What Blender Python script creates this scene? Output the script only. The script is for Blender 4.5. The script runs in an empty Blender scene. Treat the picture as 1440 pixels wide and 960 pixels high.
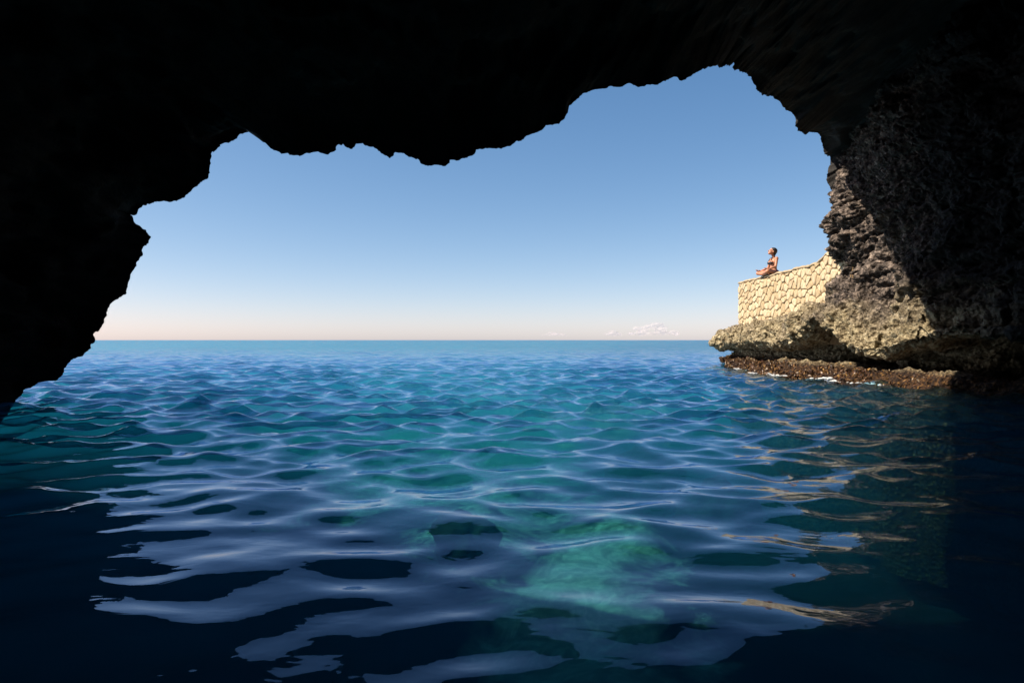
import bpy, bmesh, math, random
import numpy as np
from mathutils import Vector, Matrix

random.seed(7)
RNG = np.random.default_rng(11)
SC = bpy.context.scene
COL = SC.collection
R = math.radians

# ------------------------------------------------------------------ camera
CAM_H = 0.8
F = 960.0                                    # focal length in photograph pixels (1440 wide)
cam_d = bpy.data.cameras.new('camera')
cam_d.lens = 24.0; cam_d.sensor_width = 36.0
cam_d.shift_y = -2.0 / 1440.0
cam_d.clip_start = 0.05; cam_d.clip_end = 90000.0
cam = bpy.data.objects.new('camera', cam_d); COL.objects.link(cam)
cam.location = (0, 0, CAM_H); cam.rotation_euler = (R(90), 0, 0)
SC.camera = cam

# ------------------------------------------------------------------ sky, sun, exposure
SUN_EL = 47.0
SUN_AZ = -100.0                              # clockwise from +Y: the sun stands to the left
world = bpy.data.worlds.new('World'); SC.world = world; world.use_nodes = True
wn = world.node_tree.nodes; wl = world.node_tree.links
for n in list(wn): wn.remove(n)
wo = wn.new('ShaderNodeOutputWorld'); bg = wn.new('ShaderNodeBackground')
sky = wn.new('ShaderNodeTexSky'); sky.sky_type = 'NISHITA'; sky.sun_disc = False
sky.sun_elevation = R(SUN_EL); sky.sun_rotation = R(SUN_AZ)
sky.altitude = 0.0; sky.air_density = 0.65; sky.dust_density = 0.5; sky.ozone_density = 3.0
bg.inputs['Strength'].default_value = 0.077
# film response of the sky: a little more contrast in red, less in blue
sp_ = wn.new('ShaderNodeSeparateColor'); cb_ = wn.new('ShaderNodeCombineColor'); wl.new(sky.outputs[0], sp_.inputs[0])
for ch, (pw, gn) in enumerate(((1.24, 1.44), (.92, 1.0), (.74, .92))):
    a_ = wn.new('ShaderNodeMath'); a_.operation = 'MULTIPLY'; a_.inputs[1].default_value = .15; wl.new(sp_.outputs[ch], a_.inputs[0])
    b_ = wn.new('ShaderNodeMath'); b_.operation = 'POWER'; b_.inputs[1].default_value = pw; wl.new(a_.outputs[0], b_.inputs[0])
    c_ = wn.new('ShaderNodeMath'); c_.operation = 'MULTIPLY'; c_.inputs[1].default_value = gn / .15; wl.new(b_.outputs[0], c_.inputs[0])
    wl.new(c_.outputs[0], cb_.inputs[ch])
wl.new(cb_.outputs[0], bg.inputs[0]); wl.new(bg.outputs[0], wo.inputs[0])

sun_d = bpy.data.lights.new('sun', 'SUN'); sun_d.energy = 5.0; sun_d.angle = R(0.53)
sun_d.color = (1.0, 0.90, 0.76)
sun = bpy.data.objects.new('sun', sun_d); COL.objects.link(sun)
SUN_DIR = Vector((math.sin(R(SUN_AZ)) * math.cos(R(SUN_EL)), math.cos(R(SUN_AZ)) * math.cos(R(SUN_EL)), math.sin(R(SUN_EL))))
sun.rotation_euler = SUN_DIR.to_track_quat('Z', 'Y').to_euler()
sun.location = (-20, 12, 30)

vs = SC.view_settings
vs.view_transform = 'Standard'; vs.look = 'None'; vs.exposure = 1.0; vs.gamma = 1.0
vs.use_curve_mapping = False
SC.cycles.max_bounces = 8; SC.cycles.diffuse_bounces = 1; SC.cycles.glossy_bounces = 4
SC.cycles.transparent_max_bounces = 12
SC.cycles.use_denoising = True
SC.cycles.volume_bounces = 0
SC.cycles.sample_clamp_indirect = 6.0

# ------------------------------------------------------------------ helpers
def tag(o, label=None, cat=None, group=None, kind=None):
    if label: o['label'] = label
    if cat: o['category'] = cat
    if group: o['group'] = group
    if kind: o['kind'] = kind
    return o

def obj(name, mesh, mat=None, parent=None):
    o = bpy.data.objects.new(name, mesh); COL.objects.link(o)
    if mat and not mesh.materials: mesh.materials.append(mat)
    if parent: o.parent = parent
    return o

def empty(name, loc=(0, 0, 0)):
    o = bpy.data.objects.new(name, None); COL.objects.link(o); o.location = loc
    o.empty_display_size = 0.2
    return o

def mesh_np(name, verts, faces, smooth=True):
    me = bpy.data.meshes.new(name)
    verts = np.asarray(verts, dtype=np.float32); faces = np.asarray(faces, dtype=np.int32)
    nv, nf = len(verts), len(faces); k = faces.shape[1]
    me.vertices.add(nv); me.vertices.foreach_set('co', verts.ravel())
    me.loops.add(nf * k); me.loops.foreach_set('vertex_index', faces.ravel())
    me.polygons.add(nf)
    me.polygons.foreach_set('loop_start', np.arange(nf, dtype=np.int32) * k)
    if smooth: me.polygons.foreach_set('use_smooth', np.ones(nf, dtype=bool))
    me.update(); me.validate()
    return me

def grid_faces(nr, nc, flip=False):
    i = np.arange(nr - 1)[:, None] * nc + np.arange(nc - 1)[None, :]
    q = np.stack([i, i + 1, i + nc + 1, i + nc], -1).reshape(-1, 4)
    return q[:, ::-1] if flip else q

def grid_normals(P):
    du = np.gradient(P, axis=1); dv = np.gradient(P, axis=0)
    n = np.cross(du, dv); l = np.linalg.norm(n, axis=-1, keepdims=True); l[l == 0] = 1
    return n / l

def _hash(ix, iy, iz, seed):
    h = (ix.astype(np.uint32) * np.uint32(374761393) + iy.astype(np.uint32) * np.uint32(668265263)
         + iz.astype(np.uint32) * np.uint32(2147483647) + np.uint32(seed) * np.uint32(974711))
    h = (h ^ (h >> np.uint32(13))) * np.uint32(1274126177)
    h = (h ^ (h >> np.uint32(16))) * np.uint32(2246822519)
    return h ^ (h >> np.uint32(15))

_G = np.array([(1,1,0),(-1,1,0),(1,-1,0),(-1,-1,0),(1,0,1),(-1,0,1),(1,0,-1),(-1,0,-1),
               (0,1,1),(0,-1,1),(0,1,-1),(0,-1,-1),(1,1,0),(-1,1,0),(0,-1,1),(0,-1,-1)], dtype=np.float32)

def perlin(P, seed=0):
    P = np.asarray(P, dtype=np.float32)
    i = np.floor(P).astype(np.int64); f = P - i
    u = f * f * f * (f * (f * 6 - 15) + 10)
    out = np.zeros(P.shape[:-1], dtype=np.float32)
    for dx in (0, 1):
        wx = u[..., 0] if dx else 1 - u[..., 0]
        for dy in (0, 1):
            wy = u[..., 1] if dy else 1 - u[..., 1]
            for dz in (0, 1):
                wz = u[..., 2] if dz else 1 - u[..., 2]
                g = _G[_hash(i[..., 0] + dx, i[..., 1] + dy, i[..., 2] + dz, seed) & np.uint32(15)]
                out += wx * wy * wz * (g[..., 0] * (f[..., 0] - dx) + g[..., 1] * (f[..., 1] - dy) + g[..., 2] * (f[..., 2] - dz))
    return out

def fbm(P, freq, octs=4, seed=0, gain=0.5, lac=2.07):
    s = 0; a = 1.0; t = 0
    for k in range(octs):
        s = s + a * perlin(P * freq, seed + k * 17); t += a; a *= gain; freq *= lac
    return s / t * 1.6

def billow(P, freq, octs=3, seed=0, gain=0.5, lac=2.1):
    s = 0; a = 1.0; t = 0
    for k in range(octs):
        s = s + a * np.abs(perlin(P * freq, seed + k * 23)); t += a; a *= gain; freq *= lac
    return s / t * 2.2                       # 0 in sharp creases, about 1 on rounded tops

def worley(P, freq, seed=0):
    P = P * freq; i = np.floor(P).astype(np.int64); best = np.full(P.shape[:-1], 9.0, dtype=np.float32)
    for dx in (-1, 0, 1):
        for dy in (-1, 0, 1):
            for dz in (-1, 0, 1):
                cx, cy, cz = i[..., 0] + dx, i[..., 1] + dy, i[..., 2] + dz
                h = _hash(cx, cy, cz, seed)
                px = cx + (h & np.uint32(1023)) / 1023.0
                py = cy + ((h >> np.uint32(10)) & np.uint32(1023)) / 1023.0
                pz = cz + ((h >> np.uint32(20)) & np.uint32(1023)) / 1023.0
                d = (P[..., 0] - px) ** 2 + (P[..., 1] - py) ** 2 + (P[..., 2] - pz) ** 2
                best = np.minimum(best, d)
    return np.sqrt(best)

def sstep(a, b, x):
    t = np.clip((x - a) / (b - a), 0, 1); return t * t * (3 - 2 * t)

# ---- material helpers
class NT:
    def __init__(self, name):
        self.m = bpy.data.materials.new(name); self.m.use_nodes = True
        self.t = self.m.node_tree; self.n = self.t.nodes; self.l = self.t.links
        for x in list(self.n): self.n.remove(x)
        self.out = self.n.new('ShaderNodeOutputMaterial')
    def add(self, t, **kw):
        x = self.n.new(t)
        for k, v in kw.items():
            if k in x.inputs: x.inputs[k].default_value = v
            else: setattr(x, k, v)
        return x
    def link(self, a, b): self.l.new(a, b)
    def noise(self, vec, scale, detail=6.0, rough=0.55, dist=0.0):
        x = self.add('ShaderNodeTexNoise'); x.inputs['Scale'].default_value = scale
        x.inputs['Detail'].default_value = detail; x.inputs['Roughness'].default_value = rough
        x.inputs['Distortion'].default_value = dist
        self.link(vec, x.inputs['Vector']); return x
    def ramp(self, fac, stops, interp='LINEAR'):
        x = self.add('ShaderNodeValToRGB'); x.color_ramp.interpolation = interp
        e = x.color_ramp.elements
        while len(e) < len(stops): e.new(0.5)
        for k, (p, c) in enumerate(stops):
            e[k].position = p; e[k].color = (c[0], c[1], c[2], 1) if len(c) == 3 else c
        self.link(fac, x.inputs[0]); return x
    def mix(self, fac, a, b, mode='MIX'):
        x = self.add('ShaderNodeMix', data_type='RGBA', blend_type=mode)
        for s, v in ((x.inputs[0], fac), (x.inputs[6], a), (x.inputs[7], b)):
            if isinstance(v, (int, float)): s.default_value = v
            elif isinstance(v, tuple): s.default_value = (*v, 1)
            else: self.link(v, s)
        return x.outputs[2]
    def math(self, op, a, b=0.0, clamp=False):
        x = self.add('ShaderNodeMath', operation=op); x.use_clamp = clamp
        for s, v in ((x.inputs[0], a), (x.inputs[1], b)):
            if isinstance(v, (int, float)): s.default_value = v
            else: self.link(v, s)
        return x.outputs[0]
    def mapr(self, v, a, b, c=0.0, d=1.0):
        x = self.add('ShaderNodeMapRange'); self.link(v, x.inputs[0])
        for k, q in zip((1, 2, 3, 4), (a, b, c, d)): x.inputs[k].default_value = q
        return x.outputs[0]
    def bump(self, h, strength, dist, normal=None):
        x = self.add('ShaderNodeBump'); x.inputs['Strength'].default_value = strength
        x.inputs['Distance'].default_value = dist; self.link(h, x.inputs['Height'])
        if normal is not None: self.link(normal, x.inputs['Normal'])
        return x.outputs[0]
    def coords(self, kind='Object'):
        return self.add('ShaderNodeTexCoord').outputs[kind]
    def principled(self, color, rough=0.8, normal=None, spec=0.3):
        b = self.add('ShaderNodeBsdfPrincipled')
        for s, v in ((b.inputs['Base Color'], color), (b.inputs['Roughness'], rough)):
            if isinstance(v, (int, float)): s.default_value = v
            elif isinstance(v, tuple): s.default_value = (*v, 1)
            else: self.link(v, s)
        b.inputs['Specular IOR Level'].default_value = spec
        if normal is not None: self.link(normal, b.inputs['Normal'])
        self.link(b.outputs[0], self.out.inputs[0]); return b

def mat_cliff():
    t = NT('pitted_limestone'); c = t.coords()
    geo = t.add('ShaderNodeNewGeometry'); sep = t.add('ShaderNodeSeparateXYZ'); t.link(geo.outputs['Position'], sep.inputs[0])
    big = t.noise(c, 0.9, 5, .6); mid = t.noise(c, 7.0, 8, .78); fine = t.noise(c, 17.0, 6, .75)
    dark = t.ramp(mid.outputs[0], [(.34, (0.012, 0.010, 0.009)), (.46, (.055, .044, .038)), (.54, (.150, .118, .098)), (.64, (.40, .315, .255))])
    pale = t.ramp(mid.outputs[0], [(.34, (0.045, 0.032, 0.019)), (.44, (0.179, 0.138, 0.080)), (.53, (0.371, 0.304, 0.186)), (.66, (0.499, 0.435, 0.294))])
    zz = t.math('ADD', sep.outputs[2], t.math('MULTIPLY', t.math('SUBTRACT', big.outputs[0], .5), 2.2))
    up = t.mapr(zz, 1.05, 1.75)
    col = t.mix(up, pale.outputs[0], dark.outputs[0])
    # cave shade painted into the rock colour, deepening away from the open air
    cave_shade = t.mapr(t.math('ADD', sep.outputs[1], t.math('MULTIPLY', big.outputs[0], 1.2)), 11.5, 10.3)
    cave_shade = t.math('MAXIMUM', cave_shade, t.math('MULTIPLY', up, t.mapr(t.math('ADD', sep.outputs[1], t.math('MULTIPLY', big.outputs[0], 1.2)), 13.2, 11.8)))
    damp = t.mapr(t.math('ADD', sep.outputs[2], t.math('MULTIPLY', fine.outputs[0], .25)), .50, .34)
    col = t.mix(cave_shade, col, (.022, .020, .019))
    weed = t.ramp(fine.outputs[0], [(.36, (0.010, 0.007, 0.006)), (.5, (0.035, 0.018, 0.010)), (.6, (0.119, 0.059, 0.020)), (.70, (0.252, 0.154, 0.070))])
    col = t.mix(damp, col, weed.outputs[0])
    speck = t.ramp(fine.outputs[0], [(.38, (.62, .60, .58)), (.55, (1, 1, 1))])
    col = t.mix(1.0, col, speck.outputs[0], 'MULTIPLY')
    vor = t.add('ShaderNodeTexVoronoi'); vor.inputs['Scale'].default_value = 14.0; t.link(c, vor.inputs['Vector'])
    n1 = t.bump(vor.outputs[0], .9, .07); n2 = t.bump(fine.outputs[0], .9, .03, n1)
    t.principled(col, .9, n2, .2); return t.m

def mat_cave():
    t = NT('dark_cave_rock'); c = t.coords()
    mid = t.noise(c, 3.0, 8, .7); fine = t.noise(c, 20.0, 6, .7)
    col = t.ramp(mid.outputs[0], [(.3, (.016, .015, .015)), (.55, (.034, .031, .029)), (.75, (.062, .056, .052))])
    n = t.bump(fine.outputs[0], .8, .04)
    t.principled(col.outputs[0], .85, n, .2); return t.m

def mat_seabed():
    t = NT('sandy_seabed'); c = t.coords()
    sep = t.add('ShaderNodeSeparateXYZ'); t.link(c, sep.inputs[0])
    mp = t.add('ShaderNodeMapping'); mp.inputs['Scale'].default_value = (1, .55, 1); t.link(c, mp.inputs[0])
    a = t.noise(mp.outputs[0], .11, 6, .6, .6); b = t.noise(c, .9, 7, .65, .8); fn = t.noise(c, 6, 5, .6)
    grass = t.ramp(b.outputs[0], [(.3, (.004, .006, .006)), (.7, (.012, .016, .014))])
    X, Y = sep.outputs[0], sep.outputs[1]
    nz = t.math('ADD', t.math('MULTIPLY', a.outputs[0], .62), t.math('MULTIPLY', b.outputs[0], .38))
    nz = t.mapr(nz, .36, .64, -1, 1)
    # a sand channel runs out of the cave between weed beds, opening into a sand flat offshore
    off = t.math('ABSOLUTE', t.math('SUBTRACT', X, t.math('SUBTRACT', 4.0, t.math('MULTIPLY', Y, .21))))
    wid = t.math('MAXIMUM', t.math('SUBTRACT', t.math('MULTIPLY', Y, .30), .6), .8)
    chan = t.math('SUBTRACT', 1.0, t.math('DIVIDE', off, wid))
    chan = t.math('MAXIMUM', t.math('MINIMUM', chan, .50), -1.0)
    flat = t.mapr(Y, 60, 200, .40, 1.0)
    near = t.mapr(Y, 30, 70, 1, 0)
    mixv = t.math('ADD', t.math('MULTIPLY', chan, near), t.math('MULTIPLY', flat, t.math('SUBTRACT', 1.0, near)))
    rightward = t.mapr(t.math('DIVIDE', X, t.math('MAXIMUM', Y, 20.0)), .06, .28, 0, -1.1)
    mixv = t.math('ADD', t.math('ADD', mixv, rightward), t.math('MULTIPLY', nz, .75))
    m2 = t.mapr(mixv, -.12, .38)
    deep = t.mapr(t.math('ADD', Y, t.math('MULTIPLY', X, 1.0)), 1300, 2200)
    m2 = t.mix(deep, m2, (0, 0, 0))
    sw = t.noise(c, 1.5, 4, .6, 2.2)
    mot = t.ramp(sw.outputs[0], [(.30, (.55, .55, .55)), (.47, (.80, .80, .80)), (.53, (1.25, 1.25, 1.25)), (.62, (.8, .8, .8))])  # swirls of wave-focused sunlight painted into the sand colour
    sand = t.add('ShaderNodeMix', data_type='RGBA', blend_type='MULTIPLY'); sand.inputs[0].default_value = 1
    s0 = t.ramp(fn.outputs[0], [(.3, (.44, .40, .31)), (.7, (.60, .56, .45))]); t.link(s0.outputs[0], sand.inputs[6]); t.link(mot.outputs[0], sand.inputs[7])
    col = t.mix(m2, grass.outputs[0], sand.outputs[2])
    n = t.bump(fn.outputs[0], .25, .05)
    t.principled(col, .95, n, .1); return t.m

def mat_water():
    t = NT('clear_sea_water'); c = t.coords()
    mp = t.add('ShaderNodeMapping'); mp.inputs['Scale'].default_value = (.7, 1.0, 1); t.link(c, mp.inputs[0])
    sep = t.add('ShaderNodeSeparateXYZ'); t.link(c, sep.inputs[0])
    n1 = t.noise(mp.outputs[0], .7, 4, .62); n2 = t.noise(mp.outputs[0], 4.5, 3, .5, .3)
    farw = t.mapr(sep.outputs[1], 6, 70, .0, 1.0)
    bm = t.add('ShaderNodeBump'); bm.inputs['Distance'].default_value = .85; t.link(n1.outputs[0], bm.inputs['Height']); t.link(farw, bm.inputs['Strength'])
    b2 = t.add('ShaderNodeBump'); b2.inputs['Distance'].default_value = .016; t.link(n2.outputs[0], b2.inputs['Height'])
    t.link(t.mapr(sep.outputs[1], 2, 20, .30, 1.0), b2.inputs['Strength']); t.link(bm.outputs[0], b2.inputs['Normal'])
    geo = t.add('ShaderNodeNewGeometry'); dt = t.add('ShaderNodeVectorMath', operation='DOT_PRODUCT')
    t.link(geo.outputs['Incoming'], dt.inputs[0]); t.link(b2.outputs[0], dt.inputs[1])
    gz = t.math('SUBTRACT', 1.0, t.math('ABSOLUTE', dt.outputs['Value']), True)
    frv = t.math('ADD', .02, t.math('MULTIPLY', t.math('POWER', gz, 5.0), .98))
    gl = t.add('ShaderNodeBsdfGlossy'); gl.inputs['Roughness'].default_value = .02; gl.inputs['Color'].default_value = (.70, .79, 1.0, 1); t.link(b2.outputs[0], gl.inputs['Normal'])
    tr = t.add('ShaderNodeBsdfTransparent'); tr.inputs['Color'].default_value = (.70, .92, 1.0, 1)
    # light scattered back by the water itself
    body = t.add('ShaderNodeBsdfDiffuse'); body.inputs['Color'].default_value = (.03, .15, .32, 1)
    rf = t.add('ShaderNodeBsdfRefraction'); rf.inputs['IOR'].default_value = 1.333; rf.inputs['Roughness'].default_value = 0.0
    rf.inputs['Color'].default_value = (.70, .92, 1.0, 1); t.link(b2.outputs[0], rf.inputs['Normal'])
    both = t.add('ShaderNodeMixShader'); both.inputs[0].default_value = .2; t.link(tr.outputs[0], both.inputs[1]); t.link(rf.outputs[0], both.inputs[2])
    low = t.add('ShaderNodeMixShader'); low.inputs[0].default_value = .0; t.link(both.outputs[0], low.inputs[1]); t.link(body.outputs[0], low.inputs[2])
    mx = t.add('ShaderNodeMixShader'); t.link(frv, mx.inputs[0]); t.link(low.outputs[0], mx.inputs[1]); t.link(gl.outputs[0], mx.inputs[2])
    t.link(mx.outputs[0], t.out.inputs[0])
    vsn = t.add('ShaderNodeVolumeScatter'); vsn.inputs['Color'].default_value = (.20, .66, 1.0, 1); vsn.inputs['Density'].default_value = .10; vsn.inputs['Anisotropy'].default_value = .2
    va = t.add('ShaderNodeVolumeAbsorption'); va.inputs['Color'].default_value = (.0, .82, .97, 1); va.inputs['Density'].default_value = .16
    vv = t.add('ShaderNodeAddShader'); t.link(vsn.outputs[0], vv.inputs[0]); t.link(va.outputs[0], vv.inputs[1]); t.link(vv.outputs[0], t.out.inputs['Volume'])
    return t.m

def mat_stone():
    t = NT('cream_wall_stone'); c = t.coords()
    oi = t.add('ShaderNodeObjectInfo')
    base = t.ramp(oi.outputs['Random'], [(0, (.40, .30, .175)), (.35, (.49, .385, .24)), (.7, (.54, .45, .30)), (1, (.46, .335, .21))])
    mid = t.noise(c, 9, 6, .65)
    sh = t.ramp(mid.outputs[0], [(.3, (.62, .56, .50)), (.55, (1, 1, 1))])
    col = t.mix(1.0, base.outputs[0], sh.outputs[0], 'MULTIPLY')
    n = t.bump(mid.outputs[0], .6, .02)
    t.principled(col, .85, n, .2); return t.m

def mat_mortar():
    t = NT('brown_mortar'); c = t.coords()
    mid = t.noise(c, 14, 6, .65)
    col = t.ramp(mid.outputs[0], [(.3, (0.096, 0.060, 0.030)), (.7, (0.204, 0.138, 0.072))])
    t.principled(col.outputs[0], .95, t.bump(mid.outputs[0], .7, .02), .1); return t.m

def mat_coping():
    t = NT('cement_coping'); c = t.coords()
    mid = t.noise(c, 6, 6, .65)
    col = t.ramp(mid.outputs[0], [(.3, (0.285, 0.211, 0.124)), (.7, (0.397, 0.310, 0.205))])
    t.principled(col.outputs[0], .9, t.bump(mid.outputs[0], .5, .02), .1); return t.m

def mat_plain(name, col, rough=.6, spec=.3, var=.2, scale=20):
    t = NT(name); c = t.coords(); n = t.noise(c, scale, 4, .6)
    lo = tuple(x * (1 - var) for x in col); hi = tuple(min(1, x * (1 + var)) for x in col)
    cr = t.ramp(n.outputs[0], [(.35, lo), (.65, hi)])
    t.principled(cr.outputs[0], rough, None, spec); return t.m

def mat_weed():
    t = NT('rusty_seaweed'); c = t.coords()
    geo = t.add('ShaderNodeNewGeometry')
    col = t.ramp(geo.outputs['Random Per Island'], [(0, (0.011, 0.007, 0.006)), (.40, (0.035, 0.015, 0.008)), (.62, (0.105, 0.043, 0.015)), (.78, (0.231, 0.126, 0.032)), (.9, (0.063, 0.025, 0.017)), (.95, (0.280, 0.210, 0.140)), (1, (0.420, 0.336, 0.280))])
    t.principled(col.outputs[0], .6, None, .3); return t.m

def mat_foam():
    t = NT('white_foam'); c = t.coords(); n = t.noise(c, 18, 4, .6)
    col = t.ramp(n.outputs[0], [(.3, (0.420, 0.434, 0.434)), (.6, (0.595, 0.602, 0.602))])
    t.principled(col.outputs[0], .6, t.bump(n.outputs[0], .8, .03), .3); return t.m

def mat_cloud():
    t = NT('thin_cumulus'); c = t.coords()
    d = t.add('ShaderNodeBsdfDiffuse'); d.inputs['Color'].default_value = (.90, .78, .77, 1)
    tl = t.add('ShaderNodeBsdfTranslucent'); tl.inputs['Color'].default_value = (.90, .78, .77, 1)
    ds = t.add('ShaderNodeMixShader'); ds.inputs[0].default_value = .4; t.link(d.outputs[0], ds.inputs[1]); t.link(tl.outputs[0], ds.inputs[2])
    tr = t.add('ShaderNodeBsdfTransparent'); mx = t.add('ShaderNodeMixShader')
    lw = t.add('ShaderNodeLayerWeight'); lw.inputs['Blend'].default_value = .5
    fac = t.mapr(lw.outputs['Facing'], 0, 1, .26, .0)
    t.link(fac, mx.inputs[0]); t.link(tr.outputs[0], mx.inputs[1]); t.link(ds.outputs[0], mx.inputs[2])
    t.link(mx.outputs[0], t.out.inputs[0]); return t.m

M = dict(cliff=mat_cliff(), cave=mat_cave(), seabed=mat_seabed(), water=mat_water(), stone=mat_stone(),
         mortar=mat_mortar(), coping=mat_coping(), weed=mat_weed(), foam=mat_foam(), cloud=mat_cloud(),
         skin=mat_plain('tanned_skin', (.42, .19, .115), .5, .35, .12, 12), hair=mat_plain('dark_hair', (.018, .012, .010), .45, .4, .4, 90),
         swim=mat_plain('black_swimwear', (.018, .018, .028), .6, .3, .3, 40), brief=mat_plain('maroon_swimwear', (.06, .012, .022), .6, .3, .3, 40),
         rock=mat_plain('drowned_rock', (.030, .036, .030), .9, .1, .5, 5), eye=mat_plain('dark_eye', (.02, .015, .012), .3, .5, .1, 50))

# ------------------------------------------------------------------ sea bed
def seabed():
    ys = [-14.0]
    while ys[-1] < 40: ys.append(ys[-1] + .16)
    while ys[-1] < 60000: ys.append(ys[-1] * 1.06)
    ys = np.array(ys); u = np.linspace(-1, 1, 300); u = np.sign(u) * np.abs(u) ** 1.4
    W = np.where(ys < 40, 26 + np.maximum(ys, 0) * .8, 0); W = np.where(ys >= 40, 58 + (ys - 40) * 1.2, W)
    X = u[None, :] * W[:, None]; Y = np.repeat(ys[:, None], len(u), 1)
    P = np.stack([X, Y, np.zeros_like(X)], -1)
    near = 1 - sstep(40, 70, Y)
    Z = -3.4 + near * (.7 * fbm(P, .16, 3, 5) + .10 * fbm(P, .8, 2, 31) - .1)
    Z -= 3 * sstep(300, 1500, Y)
    P[..., 2] = np.minimum(Z, -.9)
    o = obj('seabed', mesh_np('seabed', P.reshape(-1, 3), grid_faces(*X.shape)), M['seabed'])
    tag(o, kind='structure')
seabed()

# ------------------------------------------------------------------ sea surface
def wave_set():
    rng = np.random.default_rng(5); W = []
    for k in range(120):
        lam = 0.20 * (2.8 / 0.20) ** rng.random()
        th = rng.normal(0, .68) + .12
        W.append((lam, math.sin(th), -math.cos(th), rng.random() * 2 * math.pi))
    for k in range(46):                       # light ripple riding on the chop
        lam = .13 * (.36 / .13) ** rng.random(); th = rng.normal(0, .8) - .15
        W.append((lam, math.sin(th), -math.cos(th), rng.random() * 2 * math.pi))
    return W
WAVES = wave_set()
def wave(X, Y, spacing):
    H = np.zeros_like(X); DX = np.zeros_like(X); DY = np.zeros_like(X)
    calm = .75 + .25 * sstep(2.0, 9.0, Y)            # short chop dies out inside the cave
    rest = .27 + .98 * sstep(1.6, 8.5, Y)
    open_ = sstep(10, 60, Y)
    for lam, sx, sy, ph in WAVES:
        k = 2 * math.pi / lam
        a = .0086 * lam ** .9 * math.exp(-(math.log(lam / .50) ** 2) / (2 * .55 ** 2))
        if lam < .36: a += .0016 * lam
        lod = sstep(2.2, 5.0, lam / spacing)
        short = sstep(1.1, .55, lam) if lam < 1.1 else 0
        amp = a * lod * (1 - short * (1 - calm)) * (1 + .7 * open_)
        # slow envelope keeps crests short and uneven
        env = 1 + .5 * np.sin(X * .9 / lam * sy * .6 + Y * .22 + ph * 3) * np.cos(Y * .5 / lam - ph)
        arg = k * (X * sx + Y * sy) + ph
        amp = amp * rest; H += amp * env * np.cos(arg); DX -= .75 * amp * env * sx * np.sin(arg); DY -= .75 * amp * env * sy * np.sin(arg)
    return H, DX, DY
def sea():
    ys = [-12.0]
    while ys[-1] < 0.5: ys.append(ys[-1] + .20)
    while ys[-1] < 60: ys.append(ys[-1] + max(.018, .0085 * ys[-1]))
    while ys[-1] < 300: ys.append(ys[-1] * 1.012)
    while ys[-1] < 60000: ys.append(ys[-1] * 1.10)
    ys = np.array(ys); nc = 660
    u = np.linspace(-1, 1, nc)
    W = np.sqrt(ys ** 2 + 64) * 1.15
    X = u[None, :] * W[:, None]; Y = np.repeat(ys[:, None], nc, 1)
    sp = np.maximum(np.gradient(ys), 2 * W / nc)[:, None]
    H, DX, DY = wave(X, Y, sp)
    P = np.stack([X + DX, Y + DY, H], -1)
    nr, nc = X.shape; V = P.reshape(-1, 3); fc = grid_faces(nr, nc)
    top = fc[:, ::-1] if np.cross(V[fc[0, 1]] - V[fc[0, 0]], V[fc[0, 2]] - V[fc[0, 0]])[2] < 0 else fc
    edge = list(range(nc)) + [r * nc + nc - 1 for r in range(1, nr)] + [(nr - 1) * nc + c for c in range(nc - 2, -1, -1)] + [r * nc for r in range(nr - 2, 0, -1)]
    n0 = len(V); E = V[edge].copy(); E[:, 2] = -9.0; ne = len(edge)
    sk = np.array([(edge[k], n0 + k, n0 + (k + 1) % ne, edge[(k + 1) % ne]) for k in range(ne)])
    # floor of the water body, under the sea bed: strips between the two long sides
    lf = {r: n0 + edge.index(r * nc) for r in range(0, nr, nr - 1)}
    left = [n0 + 0] + [n0 + ne - r for r in range(1, nr - 1)] + [n0 + (nc - 1) + (nr - 1) + (nc - 1)]
    right = [n0 + nc - 1 + r for r in range(nr)]
    fl = np.array([(left[r], left[r + 1], right[r + 1], right[r]) for r in range(1, nr - 2)])
    me = mesh_np('sea', np.vstack([V, E]), np.vstack([top, sk, fl]))
    o = obj('sea', me, M['water'])
    tag(o, kind='structure')
sea()

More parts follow.
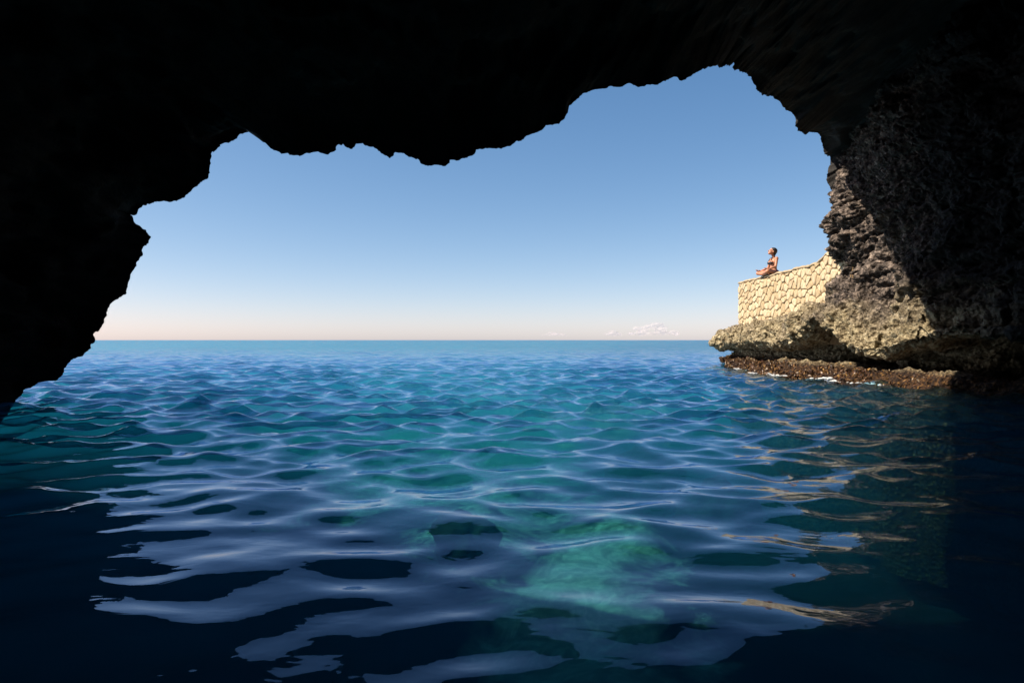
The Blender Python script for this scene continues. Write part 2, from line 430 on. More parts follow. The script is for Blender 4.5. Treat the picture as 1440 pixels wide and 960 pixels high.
# ------------------------------------------------------------------ cave shell
MOUTH = [(8,567),(27,550),(31,547),(48,540),(58,535),(70,535),(84,523),(86,517),(92,511),(110,503),(117,501),(119,495),(128,489),(130,483),
 (134,480),(135,474),(133,470),(141,463),(144,455),(148,447),(157,427),(165,418),(177,413),(178,400),(180,383),(187,370),(197,357),(193,350),(194,345),
 (202,341),(205,332),(200,322),(187,313),(185,305),(180,301),(188,303),(192,297),(200,287),(217,286),(225,283),(237,283),(257,277),(283,258),(298,251),
 (300,237),(302,228),(303,217),(315,211),(327,201),(337,192),(350,187),(357.5,184.6),(364.6,188),(364.6,195),(371.5,203),(382,205.5),(386.6,213),(395,215),
 (400.6,220),(406,218),(410,221.7),(423,220),(438,215),(449,215.6),(453,217.4),(464,215),(469.5,211),(471.6,202),(479,202.7),(483,201),(485.6,206),
 (492,209.6),(500.7,207),(502.4,203.4),(515.8,205),(526.5,206.6),(535,217.4),(546,220.4),(553.4,217.8),(555.6,214.8),(563,213.7),(571.7,218.4),(588,225),
 (591,229),(596.5,233),(606,233.5),(612.6,231.4),(624.5,233),(632,229),(632.7,224),(651.4,222.7),(658,221.7),(666,217),(668.3,210.4),(677,210.4),
 (692.4,207.8),(706.8,209),(719.5,206.4),(726.7,200),(734,198.8),(741,192),(752,186.5),(762.8,183.8),(768,178),(776,178.4),(786.3,177),(792.6,172),
 (794.4,163),(800.7,153),(811.5,146.4),(817,138),(833,130),(838.6,127.9),(853,129),(855,126),(864,128.4),(876.5,125.5),(883,122.4),(892.8,124.2),
 (898,125),(914,122),(936,116.5),(946.5,109.4),(960,110.8),(969.4,107.8),(980.8,99.3),(1003.8,93),(1022,90.6),(1028,90.6),(1033,86.5),(1033,94),
 (1040.4,98.6),(1050.7,105.5),(1056.5,113.5),(1058.8,119.3),(1063.4,131.4),(1073.7,136.5),(1079,134.9),(1088.6,143),(1100,153),(1112.6,157),(1116.8,164),
 (1117,177.7),(1123,184.6),(1131,189.6),(1137.9,185.3),(1143.6,186.4),(1151.6,195),(1158.5,207.5),(1159,217.8),(1167.7,219.4),(1167.7,232.7),(1164,242),
 (1164,253.4),(1166.5,267)]
def cave():
    pts = np.array(MOUTH, dtype=float)
    dpx = [0, 60, 130, 300, 500, 750, 900, 985, 1010, 1035, 1060, 1090, 1117, 1140, 1167]
    dd = [8.7, 9.0, 9.2, 9.3, 9.4, 9.5, 9.7, 10.0, 10.3, 11.2, 12.2, 13.1, 13.7, 14.4, 15.1]
    d = np.interp(pts[:, 0], dpx, dd)
    X = (pts[:, 0] - 720) / F * d; Z = (478 - pts[:, 1]) / F * d + CAM_H
    C = np.stack([X, d, Z], -1)
    C = np.vstack([[C[0, 0] - .5, 8.5, -4.5], [C[0, 0] - .35, 8.6, -1.2], C, [7.6, 15.1, 4.1], [8.6, 15.3, 3.5], [9.2, 15.4, -4.5]])
    seg = np.linalg.norm(np.diff(C, axis=0), axis=1); s = np.concatenate([[0], np.cumsum(seg)])
    n = int(s[-1] / .022); q = np.linspace(0, s[-1], n)
    C = np.stack([np.interp(q, s, C[:, k]) for k in range(3)], -1)
    body = sstep(0.5, 1.5, C[:, 2] + 2)[:, None]
    jit = np.stack([fbm(C + 50, 7, 4, 3), 4 * fbm(C, 1.1, 4, 8), fbm(C + 90, 7, 4, 4)], -1) * np.array([.030, .06, .030])
    jit += np.stack([fbm(C + 20, 28, 3, 33), 0 * C[:, 0], fbm(C + 70, 28, 3, 34)], -1) * .016
    C = C + jit * body
    # target arches: an even vault inside, a rising sea cliff outside
    par = np.linspace(0, 1, n)
    ang = np.pi * (1 - par)
    # smoothed contour gives the vault its overall form
    def smooth(A, w):
        k = np.ones(w) / w; B = np.pad(A, ((w // 2, w // 2), (0, 0)), 'edge')
        return np.stack([np.convolve(B[:, j], k, 'valid')[:n] for j in range(3)], -1)
    S = smooth(C, 161)
    cen = np.array([0.0, 0.0, .3])
    rad = S - cen; rad[:, 1] = 0; rad /= np.linalg.norm(rad, axis=1, keepdims=True)
    rows = []
    # back of the cave -> mouth (inside), then out over the cliff face
    KI = (np.linspace(1, 0, 90, endpoint=False) ** 1.7)
    for k in KI:
        y = C[:, 1] - k * (C[:, 1] + 9.0)
        blend = min(1, k * 45)
        base = C * (1 - blend) + S * blend
        up = 2.3 * (1 - math.exp(-k * 5)) + .8 * k ** .5
        close = sstep(.75, 1.0, k)
        p = base + rad * up
        p = p * (1 - close * .55) + np.array([0, 0, .4]) * close * .55
        p[:, 1] = y
        rows.append(p)
    rows.append(C)
    for k in [.02, .05, .1, .18, .3, .5, .8, 1.2, 1.8, 2.6, 3.6, 5, 7, 9.5, 12.5, 16]:
        blend = min(1, k * 1.2)
        p = (C * (1 - blend) + S * blend) + rad * k
        left = sstep(-3, -6.6, C[:, 0])  # unseen left headland, swept seaward to shade the water on that side
        p[:, 1] = C[:, 1] + .10 * np.minimum(k, 1) - .12 * max(0, k - 1) + left * 1.1 * max(0, min(k, 9.5) - .4)
        rows.append(p)
    P = np.stack(rows)                                   # rows, n, 3
    N = grid_normals(P)
    amt = np.full(P.shape[0], 1.0); ci = len(KI)
    dist = np.abs(np.arange(P.shape[0]) - ci); amt = np.clip(dist / 12.0, 0, 1); amt[ci:] = np.clip(dist[ci:] / 5.0, 0, 1)
    disp = .55 * fbm(P, .5, 5, 60, .55) + .25 * (billow(P, 1.6, 3, 77) - .4)
    P = P + rad[None] * (np.abs(disp) * amt[:, None])[..., None]
    P[..., 1] += disp * amt[:, None] * .35
    me = mesh_np('sea_cave', P.reshape(-1, 3), grid_faces(P.shape[0], n))
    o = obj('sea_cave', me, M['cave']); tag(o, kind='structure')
    # seal the back of the cave
    b = P[0]; cb = b.mean(0); cb[1] = b[:, 1].min() - .6
    st = b[::12]; m = len(st)
    ring = [st * (1 - t) + (cb + np.array([0, -.8 * t, 0])) * t for t in np.linspace(0, .999, 14)]
    Q = np.stack(ring)
    bw = obj('cave_back_wall', mesh_np('cave_back_wall', Q.reshape(-1, 3), grid_faces(14, m)), M['cave']); tag(bw, kind='structure')
cave()

# ------------------------------------------------------------------ right-hand cliff with its ledge
#        d :   tip            wall ......................   column ............   cave side
KD  = [27.5, 25.5, 24.2, 22.5, 20.0, 18.0, 16.6, 15.7, 15.25, 14.9, 14.2, 13.4, 12.5, 11.6, 10.8, 9.5, 6.0, 0.0, -9.5]
APX = [11.5, 9.2,  8.05, 7.05, 6.35, 6.05, 5.85, 5.80, 5.80,  5.80, 5.95, 6.15, 6.30, 6.45, 6.75, 7.2, 7.4, 7.4, 7.2]     # weed shelf edge at the water
NIX = [11.9, 9.2,  7.95, 7.75, 7.80, 7.70, 7.75, 8.40, 9.90,  9.90, 9.40, 7.80, 7.80, 8.20, 8.60, 8.1, 8.0, 7.9, 7.6]     # back of the notch
LIX = [11.5, 8.7,  7.20, 6.90, 6.80, 6.75, 6.75, 6.70, 6.60,  6.58, 6.62, 6.68, 6.72, 6.80, 6.95, 7.2, 7.6, 7.8, 7.4]     # lip edge
LIZ = [.35,  .40,  .46,  .58,  .61,  .60,  .63,  .90,  1.16,  1.18, 1.0,  .50,  .47,  .78,  .94,  .9,  .9, .9, .9]        # underside of the lip
SLZ = [.66,  .80,  .86,  .97,  1.02, 1.06, 1.15, 1.36, 1.54,  1.56, 1.32, 1.0,  .95,  .95,  .92,  1.0, 1.1, 1.1, 1.1]     # top of the bulging lip
TPZ = [.70,  .90,  1.08, 1.18, 1.26, 1.34, 1.50, 1.78, 2.05,  2.2,  2.0,  1.6,  1.45, 1.35, 1.3,  1.6, 1.8, 1.8, 1.8]     # rock meets the wall
TPX = [11.8, 9.1,  7.80, 7.34, 7.34, 7.34, 7.34, 7.36, 7.30,  7.22, 7.25, 7.20, 7.15, 7.25, 7.40, 7.6, 7.9, 8.0, 7.6]
CX1 = [13.0, 11.5, 10.8, 10.5, 10.2, 9.9,  9.3,  8.3,  7.22,  7.05, 7.10, 7.15, 7.10, 7.15, 7.30, 7.5, 7.8, 8.0, 7.6]     # cliff at z 2.9
CX2 = [13.0, 11.5, 10.8, 10.5, 10.2, 9.9,  9.3,  8.3,  7.20,  6.98, 7.0, 7.05, 7.05, 7.10, 7.20, 7.4, 7.7, 8.0, 7.6]     # z 3.5
CX3 = [13.0, 11.5, 10.8, 10.5, 10.2, 9.9,  9.3,  8.3,  7.30,  7.10, 7.05, 7.05, 7.05, 7.10, 7.15, 7.3, 7.5, 7.8, 7.4]     # z 4.2
def cliff():
    dv = np.concatenate([np.arange(27.5, 25, -.05), np.arange(25, 10, -.0215), np.arange(10, -9.5, -.09)])
    def K(a):
        v = np.interp(-dv, [-k for k in KD], a)
        w = np.where(dv > 10, 9, 1)
        ker = np.ones(9) / 9; return np.convolve(np.pad(v, 4, 'edge'), ker, 'valid')
    apx, nix, lix, liz, slz, tpz, tpx, c1, c2, c3 = [K(a) for a in (APX, NIX, LIX, LIZ, SLZ, TPZ, TPX, CX1, CX2, CX3)]
    nd = np.stack([dv * 1.0, dv * 0, dv * 0], -1)
    liz = liz + .16 * fbm(nd, 1.3, 4, 71, .6); lix = lix + .22 * fbm(nd + 40, .9, 4, 72, .6); apx = apx + .25 * fbm(nd + 80, .8, 4, 73, .6)
    z0 = np.zeros_like(dv); tz = np.where(dv > 16.4, 0, 1)
    lowz = sstep(17.2, 15.6, dv)                         # beyond the column the rock stops at the wall base
    up = lambda z: tpz + .12 + (z - tpz - .12) * lowz
    prof = [(apx + .3, z0 - 3.2), (apx + .12, z0 - .8), (apx - .02, z0 - .06), (apx + .10, z0 + .04), (apx * .5 + (lix + .1) * .5, z0 + .12), (lix + .15, z0 + .17),
            (nix - .15, z0 + .20), (nix, liz * .6 + .10), (nix - .2, liz * .97 + .02), (lix + .18, liz), (lix + .02, liz + .06), (lix - .05, liz * .55 + slz * .4),
            (lix + .12, slz), (tpx - .10, tpz - .04), (tpx, tpz + .06),
            (c1 * lowz + (tpx + .35) * (1 - lowz), up(2.9)), (c2 * lowz + (tpx + .6) * (1 - lowz), up(3.5) + .01), (c3 * lowz + (tpx + .9) * (1 - lowz), up(4.2) + .02),
            ((c3 + .1) * lowz + (tpx + 1.5) * (1 - lowz), up(5.4) + .03), ((c3 + .7) * lowz + (tpx + 2.5) * (1 - lowz), up(7.6) + .04), ((c3 + 2.5) * lowz + (tpx + 4) * (1 - lowz), up(9) + .05)]
    cnt = [6, 10, 8, 14, 14, 12, 12, 12, 14, 10, 14, 20, 24, 14, 48, 30, 36, 40, 24, 8]
    rows = []
    for (a, b), c in zip(zip(prof[:-1], prof[1:]), cnt):
        for j in range(c):
            t = j / c
            rows.append(np.stack([a[0] + (b[0] - a[0]) * t, dv, a[1] + (b[1] - a[1]) * t], -1))
    P = np.stack(rows)
    for _ in range(2): P[1:-1] = .25 * P[:-2] + .5 * P[1:-1] + .25 * P[2:]
    warp = np.stack([fbm(P, .9, 3, 200), fbm(P + 31, .9, 3, 210), fbm(P + 67, .9, 3, 220)], -1)
    Q = P + .25 * warp
    N = grid_normals(P)
    if N[len(N) // 2, :, 0].mean() > 0: N = -N
    z = P[..., 2]; d = P[..., 1]
    strata = np.stack([Q[..., 0], Q[..., 1] * .8, Q[..., 2] * 1.7 + Q[..., 1] * .25], -1)
    disp = .34 * fbm(Q, .9, 4, 40, .5) + .17 * (billow(strata, 1.5, 4, 300, .55) - .42)
    pits = worley(strata, 4.2, 9); disp += .20 * (np.clip(pits, 0, .62) - .40)
    pits2 = worley(strata, 9.5, 19); disp += .14 * (np.clip(pits2, 0, .62) - .40)
    disp += .07 * fbm(Q, 8, 3, 88, .65)
    hol = billow(Q, 2.6, 2, 505); disp -= .16 * sstep(.16, .02, hol) * sstep(.35, .6, z)
    lay = np.stack([Q[..., 0] * .5, Q[..., 1] * .45, Q[..., 2] * 3.0 + Q[..., 1] * .5], -1)
    disp += .16 * (np.abs(perlin(lay, 611)) * 2.2 - .5) * sstep(1.0, 2.0, z)
    amp = np.ones_like(z)
    amp *= 1 - .55 * sstep(.30, .12, z)                   # the weed shelf is flatter
    amp *= 1 - .75 * sstep(16.2, 17.4, d) * sstep(-.1, .12, z - tpz[None])   # where the wall stands
    amp *= 1 - .6 * sstep(-.15, -.6, N[..., 2]) * (z < 1.3)          # undersides stay hollow
    P = P + N * (disp * amp)[..., None]
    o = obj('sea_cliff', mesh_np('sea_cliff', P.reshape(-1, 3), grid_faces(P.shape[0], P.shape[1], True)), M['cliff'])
    tag(o, kind='structure')
    return P, N, dv
CP, CN, CDV = cliff()

# ------------------------------------------------------------------ terrace ground behind the wall
def terrace():
    xs = np.linspace(7.62, 16, 30); ys = np.linspace(14.6, 21.9, 30)
    X, Y = np.meshgrid(xs, ys); P = np.stack([X, Y, np.full_like(X, 2.66)], -1)
    P[..., 2] += .02 * fbm(P, 1.5, 3, 5)
    V = P.reshape(-1, 3); B = V.copy(); B[:, 2] = 1.0
    n = len(V); f = grid_faces(30, 30); f2 = grid_faces(30, 30, True) + n
    edge = list(range(30)) + [29 + 30 * k for k in range(1, 30)] + [29 * 30 + k for k in range(28, -1, -1)] + [30 * k for k in range(28, 0, -1)]
    side = [(edge[k], edge[(k + 1) % len(edge)], edge[(k + 1) % len(edge)] + n, edge[k] + n) for k in range(len(edge))]
    o = obj('terrace', mesh_np('terrace', np.vstack([V, B]), np.vstack([f, f2, np.array(side)]), False), M['coping']); tag(o, kind='structure')
terrace()

# ------------------------------------------------------------------ stone wall
WX = 7.30
def wall_top(d): return 2.68 + .28 * float(sstep(16.5, 15.5, d))
def wall_x(d): return WX + .05 * math.sin((d - 15) * .45)
def stone_wall():
    root = empty('stone_wall', (WX + .2, 18.5, 1.2))
    tag(root, 'cream rubble stone wall on the rock ledge under the seated woman', 'wall')
    ds = np.linspace(21.95, 14.6, 60); V = []; Fc = []
    for d in ds:
        x = wall_x(d); zt = wall_top(d) - .06
        V += [(x, d, .7), (x, d, zt), (x + .42, d, zt), (x + .42, d, .7)]
    off = np.array([WX + .2, 18.5, 1.2])
    for i in range(59):
        for k in range(4):
            a = i * 4 + k; b = i * 4 + (k + 1) % 4
            Fc.append((a, b, b + 4, a + 4))
    Fc += [(3, 2, 1, 0), (236, 237, 238, 239)]
    obj('mortar_core', mesh_np('mortar_core', np.array(V) - off, Fc, False), M['mortar'], root)
    # coping
    V = []; Fc = []; ds = np.linspace(22.0, 14.6, 120)
    for d in ds:
        x = wall_x(d) - .03 + .022 * math.sin(d * 7) * math.sin(d * 2.3); zt = wall_top(d) + .012 * math.sin(d * 5.1) + .014 * math.sin(d * 13.7) * math.sin(d * 3.1)
        V += [(x, d, zt - .065), (x + .02, d, zt - .02), (x + .07, d, zt), (x + .50, d, zt), (x + .50, d, zt - .065)]
    for i in range(119):
        for k in range(5):
            a = i * 5 + k; b = i * 5 + (k + 1) % 5
            Fc.append((a, b, b + 5, a + 5))
    obj('coping', mesh_np('coping', np.array(V) - off, Fc, False), M['coping'], root)
    # stones: a jittered cell pattern on the wall face, each stone its own pillow-shaped block
    rng = np.random.default_rng(21); S = []
    sw, sh = .265, .205
    for j in range(-1, 11):
        for i in range(-1, 29):
            S.append((i * sw + (j % 2) * sw * .5 + rng.normal(0, .075), .95 + j * sh + rng.normal(0, .062) + (i % 2) * .07))
    S = np.array(S); asp = np.array([1 / sw, 1 / sh])
    def clip(poly, p, nrm):
        out = []
        for k in range(len(poly)):
            a, b = poly[k], poly[(k + 1) % len(poly)]
            da, db = (a - p) @ nrm, (b - p) @ nrm
            if da <= 0: out.append(a)
            if (da < 0 < db) or (db < 0 < da): out.append(a + (b - a) * (da / (da - db)))
        return out
    cnt = 0
    for i, c in enumerate(S):
        d0 = 22.0 - c[0]
        if not (14.8 < d0 < 22.1): continue
        zt = wall_top(min(max(d0, 15), 22)) - .075
        poly = [np.array(q, float) for q in ((0.02, .85), (7.2, .85), (7.2, zt), (0.02, zt))]
        dist = (((S - c) * asp) ** 2).sum(1)
        for j in np.argsort(dist)[1:22]:
            nb = S[j]; n2 = (nb - c) * asp * asp; ln = np.linalg.norm(n2)
            poly = clip(poly, (c + nb) / 2 - n2 / ln * .011, n2 / ln)
            if len(poly) < 3: break
        if len(poly) < 3: continue
        poly = np.array(poly); cen = poly.mean(0)
        area = .5 * abs(np.sum(poly[:, 0] * np.roll(poly[:, 1], -1) - poly[:, 1] * np.roll(poly[:, 0], -1)))
        if area < .006: continue
        rock_top = np.interp(-(22 - cen[0]), [-k for k in KD], TPZ)
        if poly[:, 1].max() < rock_top - .15: continue
        # round the corners a little
        pr = []
        for k in range(len(poly)):
            a, b, e = poly[k - 1], poly[k], poly[(k + 1) % len(poly)]
            pr += [b + (a - b) * .22, b + (e - b) * .22]
        poly = np.array(pr); m = len(poly)
        th = rng.uniform(.014, .034); Vs = []
        for sc_, h in ((1.0, -.06), (1.0, th * .45), (.90, th * .92), (.6, th)):
            for q in poly:
                w = cen + (q - cen) * sc_; d = 22 - w[0]
                Vs.append((wall_x(d) - h - rng.normal(0, .004) , d, w[1]))
        Vs.append((wall_x(22 - cen[0]) - th * 1.04, 22 - cen[0], cen[1]))
        Fs = []
        for r in range(3):
            for k in range(m):
                a = r * m + k; b = r * m + (k + 1) % m
                Fs.append((a, b, b + m, a + m))
        for k in range(m): Fs.append((3 * m + k, 3 * m + (k + 1) % m, 4 * m))
        me = bpy.data.meshes.new('stone'); o0 = np.array([wall_x(22 - cen[0]), 22 - cen[0], cen[1]])
        me.from_pydata([tuple(np.array(v) - o0) for v in Vs], [], Fs)
        bm = bmesh.new(); bm.from_mesh(me); bmesh.ops.recalc_face_normals(bm, faces=bm.faces); bm.to_mesh(me); bm.free()
        for p in me.polygons: p.use_smooth = True
        o = obj('stone', me, M['stone'], root); o.location = tuple(o0 - off); cnt += 1
    return cnt
NSTONES = stone_wall()

# ------------------------------------------------------------------ seated woman
def capsule(bm, a, b, r0, r1, seg=10):
    a, b = Vector(a), Vector(b); ax = (b - a); L = ax.length
    q = ax.to_track_quat('Z', 'Y') if L > 1e-6 else Matrix.Identity(3).to_quaternion()
    ring = []
    prof = [(-math.cos(t), math.sin(t), 0) for t in np.linspace(.05, math.pi / 2, 5)] + [(math.cos(t), math.sin(t), 1) for t in np.linspace(math.pi / 2, math.pi - .05, 5)]
    for (c, s, e) in prof:
        if e: h = L - r1 * math.cos(math.acos(max(-1, min(1, c)))) * 1.0 if False else L + r1 * (-c) if c < 0 else L + 0 * c; rr = r1 * s
        else: h = r0 * c; rr = r0 * s
        ring.append([bm.verts.new(a + q @ Vector((rr * math.cos(2 * math.pi * k / seg), rr * math.sin(2 * math.pi * k / seg), h))) for k in range(seg)])
    for i in range(len(ring) - 1):
        for k in range(seg):
            bm.faces.new((ring[i][k], ring[i][(k + 1) % seg], ring[i + 1][(k + 1) % seg], ring[i + 1][k]))
    bm.faces.new(list(reversed(ring[0]))); bm.faces.new(ring[-1])

def ellipsoid(bm, c, r, rot=(0, 0, 0)):
    res = bmesh.ops.create_icosphere(bm, subdivisions=3, radius=1)
    from mathutils import Euler
    Mx = Matrix.Translation(c) @ Euler(rot).to_matrix().to_4x4() @ Matrix.Diagonal((*r, 1))
    bmesh.ops.transform(bm, matrix=Mx, verts=res['verts'])

def remesh(bm, voxel, smooth_it=4):
    me = bpy.data.meshes.new('tmp'); bm.to_mesh(me); bm.free()
    o = bpy.data.objects.new('tmp', me); COL.objects.link(o)
    md = o.modifiers.new('r', 'REMESH'); md.mode = 'VOXEL'; md.voxel_size = voxel; md.use_smooth_shade = True
    sm = o.modifiers.new('s', 'SMOOTH'); sm.iterations = smooth_it; sm.factor = .5
    dg = bpy.context.evaluated_depsgraph_get(); dg.update()
    me2 = bpy.data.meshes.new_from_object(o.evaluated_get(dg))
    bpy.data.objects.remove(o); bpy.data.meshes.remove(me)
    return me2

def woman():
    # local axes: +x the way she faces, +y her left, +z up; the seat is z = 0
    root = empty('person', (7.55, 19.75, 2.655)); root.scale = (1.02, 1.02, 1.02); root.rotation_euler = (0, 0, R(180 + 4))
    tag(root, 'woman in a dark bikini sitting cross-legged on the stone wall, face turned up', 'person')
    bm = bmesh.new()
    ellipsoid(bm, (-.02, 0, .10), (.115, .165, .105))               # pelvis
    ellipsoid(bm, (-.045, .075, .085), (.10, .085, .085)); ellipsoid(bm, (-.045, -.075, .085), (.10, .085, .085))
    capsule(bm, (-.015, 0, .12), (-.01, 0, .26), .108, .092)          # waist
    ellipsoid(bm, (-.01, 0, .22), (.085, .125, .13))
    ellipsoid(bm, (-.012, 0, .385), (.098, .150, .125))              # rib cage
    ellipsoid(bm, (-.025, 0, .455), (.075, .165, .065))              # shoulders
    for s in (-1, 1):
        ellipsoid(bm, (.072, .068 * s, .375), (.055, .058, .056))    # breasts
        # arms: upper arm back and down, forearm forward to the knee
        sh = (-.025, .178 * s, .470); el = (.03, .235 * s, .245); wr = (.235, .275 * s, .165)
        capsule(bm, sh, el, .046, .037); capsule(bm, el, wr, .037, .024)
        ellipsoid(bm, sh, (.052, .048, .055))
        # hand, palm up on the knee
        pal = (.275, .283 * s, .160)
        ellipsoid(bm, pal, (.045, .036, .016), (0, 0, .15 * s))
        for k, (off, ln) in enumerate(((-.027, .058), (-.009, .068), (.010, .064), (.027, .050))):
            b0 = (pal[0] + .036, pal[1] + off, pal[2]); b1 = (b0[0] + ln * .55, b0[1] + off * .25, b0[2] + .012); b2 = (b1[0] + ln * .38, b1[1] + off * .1, b1[2] + .026)
            capsule(bm, b0, b1, .0095, .0085, 8); capsule(bm, b1, b2, .0085, .007, 8)
        t0 = (pal[0] - .01, pal[1] - .034 * s, pal[2] + .004); t1 = (pal[0] + .022, pal[1] - .052 * s, pal[2] + .018); t2 = (pal[0] + .046, pal[1] - .050 * s, pal[2] + .028)
        capsule(bm, t0, t1, .012, .010, 8); capsule(bm, t1, t2, .010, .008, 8)
        # legs folded: thigh out to the knee, shin back across
        hip = (.02, .10 * s, .095); kn = (.30, .300 * s, .098)
        capsule(bm, hip, kn, .088, .058); ellipsoid(bm, kn, (.060, .060, .058))
        an = (.215 + .035 * s, -.075 * s, .060 + .010 * s)
        mid = tuple(kn[q] * .55 + an[q] * .45 for q in range(3)); mid = (mid[0] + .01, mid[1], mid[2] - .012)
        capsule(bm, kn, mid, .055, .052); capsule(bm, mid, an, .052, .034)
        toe = (an[0] - .10, an[1] - .14 * s, .045)
        capsule(bm, an, toe, .034, .022); ellipsoid(bm, ((an[0] + toe[0]) / 2, (an[1] + toe[1]) / 2, .045), (.045, .045, .028))
    capsule(bm, (-.02, 0, .49), (-.012, 0, .60), .050, .044)         # neck
    body_head = bm
    hc = Vector((.018, 0, .688)); tilt = R(-26)                       # chin lifted to the sun
    Rt = Matrix.Rotation(tilt, 3, 'Y')
    def hp(x, y, z): return tuple(hc + Rt @ Vector((x, y, z)))
    ellipsoid(bm, hp(-.008, 0, .018), (.098, .076, .092), (0, tilt, 0))      # skull
    ellipsoid(bm, hp(.035, 0, -.035), (.062, .058, .078), (0, tilt, 0))      # face
    ellipsoid(bm, hp(.062, 0, -.092), (.030, .034, .024), (0, tilt, 0))      # chin
    capsule(bm, hp(.088, 0, .000), hp(.112, 0, -.036), .010, .015, 8)        # nose
    ellipsoid(bm, hp(.089, 0, -.066), (.012, .026, .010), (0, tilt, 0))      # lips
    for s in (-1, 1):
        ellipsoid(bm, hp(.076, .036 * s, .010), (.014, .026, .010), (0, tilt, 0))   # brow
        ellipsoid(bm, hp(-.005, .078 * s, -.012), (.020, .010, .030), (0, tilt, 0))  # ear
    capsule(bm, (-.01, 0, .585), hp(-.01, 0, -.04), .046, .052)
    o = obj('body', remesh(bm, .0062, 3), M['skin'], root); o.data.materials.clear(); o.data.materials.append(M['skin'])
    for p in o.data.polygons: p.use_smooth = True
    # eyes (closed lids read as thin dark lines)
    for s in (-1, 1):
        b = bmesh.new(); ellipsoid(b, hp(.0845, .032 * s, -.006), (.008, .017, .005), (0, tilt, 0))
        me = bpy.data.meshes.new('eye'); b.to_mesh(me); b.free(); obj('eye', me, M['eye'], root)
    # hair: short dark crop pulled to the nape
    b = bmesh.new()
    ellipsoid(b, hp(-.028, 0, .034), (.104, .090, .098), (0, tilt, 0))
    ellipsoid(b, hp(-.072, 0, -.040), (.052, .070, .070), (0, tilt, 0))
    ellipsoid(b, hp(-.075, 0, -.085), (.036, .052, .040), (0, tilt, 0))
    ho = obj('hair', remesh(b, .007, 2), None, root); ho.data.materials.clear(); ho.data.materials.append(M['hair'])
    nz = np.zeros(len(ho.data.vertices) * 3, dtype=np.float32); ho.data.vertices.foreach_get('co', nz); nz = nz.reshape(-1, 3)
    nrm = np.zeros_like(nz).ravel(); ho.data.vertices.foreach_get('normal', nrm); nrm = nrm.reshape(-1, 3)
    nz += nrm * (.006 * fbm(nz * np.array([1, 1, .4]), 40, 2, 4))[:, None]; ho.data.vertices.foreach_set('co', nz.ravel()); ho.data.update()
    # swimwear follows the body: cups, band, halter straps, briefs
    b = bmesh.new()
    for s in (-1, 1):
        ellipsoid(b, (.078, .068 * s, .367), (.055, .058, .050))
        capsule(b, (.110, .070 * s, .405), (.060, .055 * s, .492), .012, .010, 8); capsule(b, (.060, .055 * s, .492), (-.035, .040 * s, .545), .010, .010, 8)
        capsule(b, (.075, .115 * s, .345), (.0, .150 * s, .345), .011, .010, 8); capsule(b, (.0, .150 * s, .345), (-.09, .085 * s, .345), .010, .010, 8)
    capsule(b, (-.09, .085, .345), (-.115, 0, .345), .010, .010, 8); capsule(b, (-.115, 0, .345), (-.09, -.085, .345), .010, .010, 8)
    capsule(b, (.10, -.03, .345), (.10, .03, .345), .014, .014, 8)
    so = obj('bikini_top', remesh(b, .006, 1), None, root); so.data.materials.clear(); so.data.materials.append(M['swim'])
    b = bmesh.new()
    ellipsoid(b, (-.022, 0, .112), (.120, .172, .085)); ellipsoid(b, (-.048, .076, .092), (.103, .089, .075)); ellipsoid(b, (-.048, -.076, .092), (.103, .089, .075))
    so = obj('bikini_bottom', remesh(b, .008, 1), None, root); so.data.materials.clear(); so.data.materials.append(M['brief'])
woman()

# ------------------------------------------------------------------ seaweed fringe on the weed shelf
def weed():
    rng = np.random.default_rng(3); z = CP[..., 2]; d = CP[..., 1]
    ok = np.argwhere((z > -.06) & (z < .30) & (d > 11.0 + RNG.random(d.shape) * 2.5) & (d < 25.3) & (CP[..., 0] < 7.6 + (d > 23.5) * 3))
    sel = ok[rng.integers(0, len(ok), 13000)]
    base = CP[sel[:, 0], sel[:, 1]]; nrm = CN[sel[:, 0], sel[:, 1]]
    dens = fbm(base, 1.3, 3, 14); keep = rng.random(len(base)) < np.clip(.6 + dens * 1.3, .08, 1)
    base, nrm = base[keep], nrm[keep]; n = len(base)
    t = rng.normal(size=(n, 3)); t -= nrm * (t * nrm).sum(1, keepdims=True); t /= np.linalg.norm(t, axis=1, keepdims=True)
    out = nrm * .6 + rng.normal(0, .45, (n, 3)); out /= np.linalg.norm(out, axis=1, keepdims=True)
    L = rng.uniform(.03, .085, (n, 1)); w = rng.uniform(.010, .03, (n, 1))
    mid = base + out * L * .55; tip = base + out * L + np.array([0, 0, -.02])
    V = np.stack([base - t * w * .5, base + t * w * .5, mid + t * w, tip + t * w * .4, tip - t * w * .4, mid - t * w], 1).reshape(-1, 3)
    i = np.arange(n)[:, None] * 6
    Fq = np.vstack([i + np.array([0, 1, 2, 5]), i + np.array([5, 2, 3, 4])])
    o = obj('seaweed', mesh_np('seaweed', V, Fq, False), M['weed'])
    tag(o, 'rust brown seaweed fringing the waterline of the rock ledge', 'seaweed', kind='stuff')
weed()

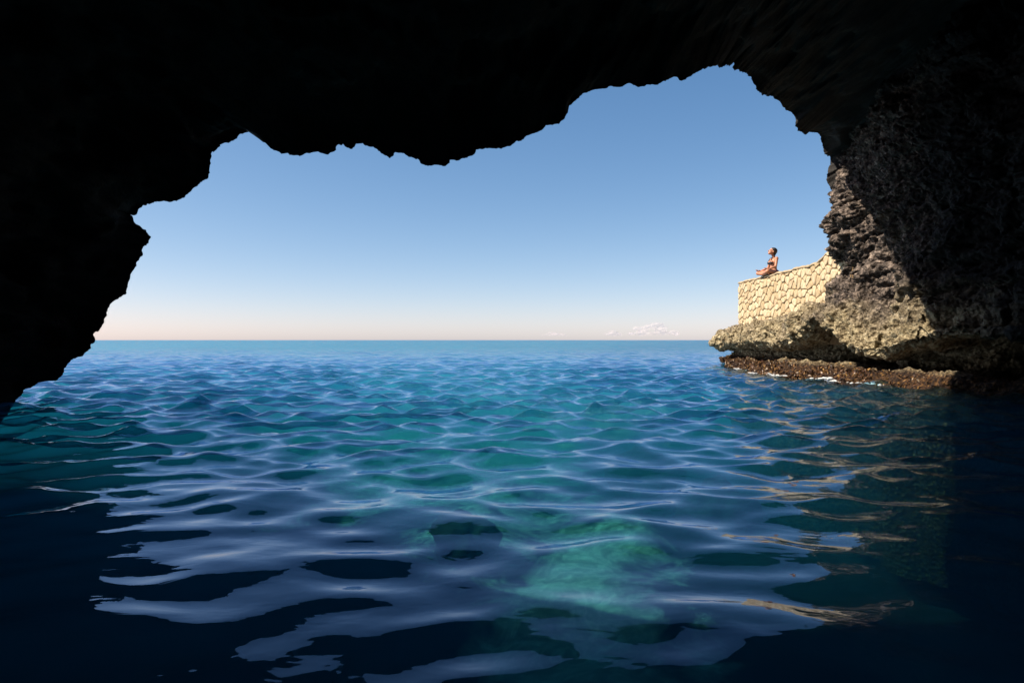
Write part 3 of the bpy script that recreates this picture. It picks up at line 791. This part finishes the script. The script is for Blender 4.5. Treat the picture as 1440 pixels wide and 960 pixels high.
# ------------------------------------------------------------------ white wash breaking on the ledge
def foam():
    rng = np.random.default_rng(9); bm = bmesh.new()
    spots = [((6.12, 13.25, .02), .55, .10, 26), ((5.75, 15.1, .03), .16, .07, 8)]
    for (c, L, w, n) in spots:
        for k in range(n):
            t = rng.uniform(-1, 1)
            r = w * (1 - .6 * abs(t)) * rng.uniform(.15, .42)
            ellipsoid(bm, (c[0] + t * L * .75 + rng.normal(0, .02), c[1] - t * L * .35 + rng.normal(0, .05), c[2] + rng.uniform(0, .05) * (1 - abs(t))), (r * 1.6, r * 1.6, r * .6))
    row = np.argmin(np.abs(CP[:, :, 2] - .01) + (CP[:, :, 0] > 9) * 9 + (np.arange(CP.shape[0])[:, None] > 60) * 9, 0)
    for k in range(120):                                  # thin broken wash along the waterline
        d = rng.choice([13.0, 13.4, 14.9, 16.4, 18.2, 12.2]) + rng.normal(0, .28); j = int(np.argmin(np.abs(CDV - d)))
        p = CP[row[j], j]; r = rng.uniform(.006, .022)
        ellipsoid(bm, (p[0] - rng.uniform(-.02, .12), p[1] + rng.normal(0, .05), .012 + rng.uniform(0, .02)), (r * rng.uniform(1, 3), r * rng.uniform(1, 3), r * .5))
    me = bpy.data.meshes.new('foam'); bm.to_mesh(me); bm.free()
    for p in me.polygons: p.use_smooth = True
    o = obj('foam', me, M['foam']); tag(o, 'white foam where a wavelet breaks on the weedy ledge', 'foam', kind='stuff')
foam()

# ------------------------------------------------------------------ drowned boulders
def boulder(px, py, wpx, hz, label, seed, depth=2.9):
    sd = CAM_H * F / (py - 478)                   # where the sight line meets the surface
    d = sd * (1 + depth / CAM_H) ; x = (px - 720) / F * d
    r = wpx / F * d * .5
    bm = bmesh.new(); bmesh.ops.create_icosphere(bm, subdivisions=4, radius=1)
    V = np.array([v.co[:] for v in bm.verts]); n = V.copy()
    V = V * (1 + .55 * fbm(V + seed, 1.1, 4, seed))[:, None]
    V *= np.array([r, r * .9, hz])
    for v, c in zip(bm.verts, V): v.co = c
    me = bpy.data.meshes.new('submerged_rock'); bm.to_mesh(me); bm.free()
    for p in me.polygons: p.use_smooth = True
    o = obj('submerged_rock', me, M['rock']); o.location = (x, d, -depth - .15); tag(o, label, 'rock', 'dark rocks under the clear water')
boulder(650, 748, 84, .52, 'dark submerged rock below the middle of the picture, amid turquoise water', 3)
boulder(905, 668, 100, .75, 'dark submerged rock nearest the turquoise patch, towards the stone wall', 8)
boulder(1012, 712, 100, .75, 'dark submerged rock beside the wall reflection, on the right', 14)

# ------------------------------------------------------------------ small clouds on the horizon
def cloud(px, py, wpx, hpx, label, seed):
    D = 9000.0; x = (px - 720) / F * D; base = (478 - py) / F * D
    w = wpx / F * D; h = hpx / F * D; rng = np.random.default_rng(seed); bm = bmesh.new()
    ellipsoid(bm, (0, 0, h * .16), (w * .5, w * .2, h * .15))
    for k in range(26):
        t = rng.uniform(-1, 1); s = (1 - t * t) ** .8
        r = h * rng.uniform(.18, .42) * (.35 + .65 * s)
        ellipsoid(bm, (t * w * .5, rng.normal(0, w * .15), r * .5 + rng.random() * h * .75 * s), (r * rng.uniform(1.2, 2.2), r * 1.4, r * .8))
    V = np.array([v.co[:] for v in bm.verts]); V = V + (fbm(V, 3.5 / h, 3, seed)[:, None]) * h * .16
    for v, c in zip(bm.verts, V): v.co = c
    me = remesh(bm, h * .05, 3); me.name = 'cloud'; me.materials.clear()
    for p in me.polygons: p.use_smooth = True
    o = obj('cloud', me, M['cloud']); o.location = (x, D, base); tag(o, label, 'cloud', 'small clouds low over the horizon')
cloud(920, 471, 66, 15, 'largest pale pink cloud on the horizon, left of the rock ledge', 2)
cloud(862, 472, 22, 7, 'small pale cloud just left of the largest horizon cloud', 5)
cloud(780, 472, 34, 5, 'faint flat cloud strip farthest left on the horizon', 8)
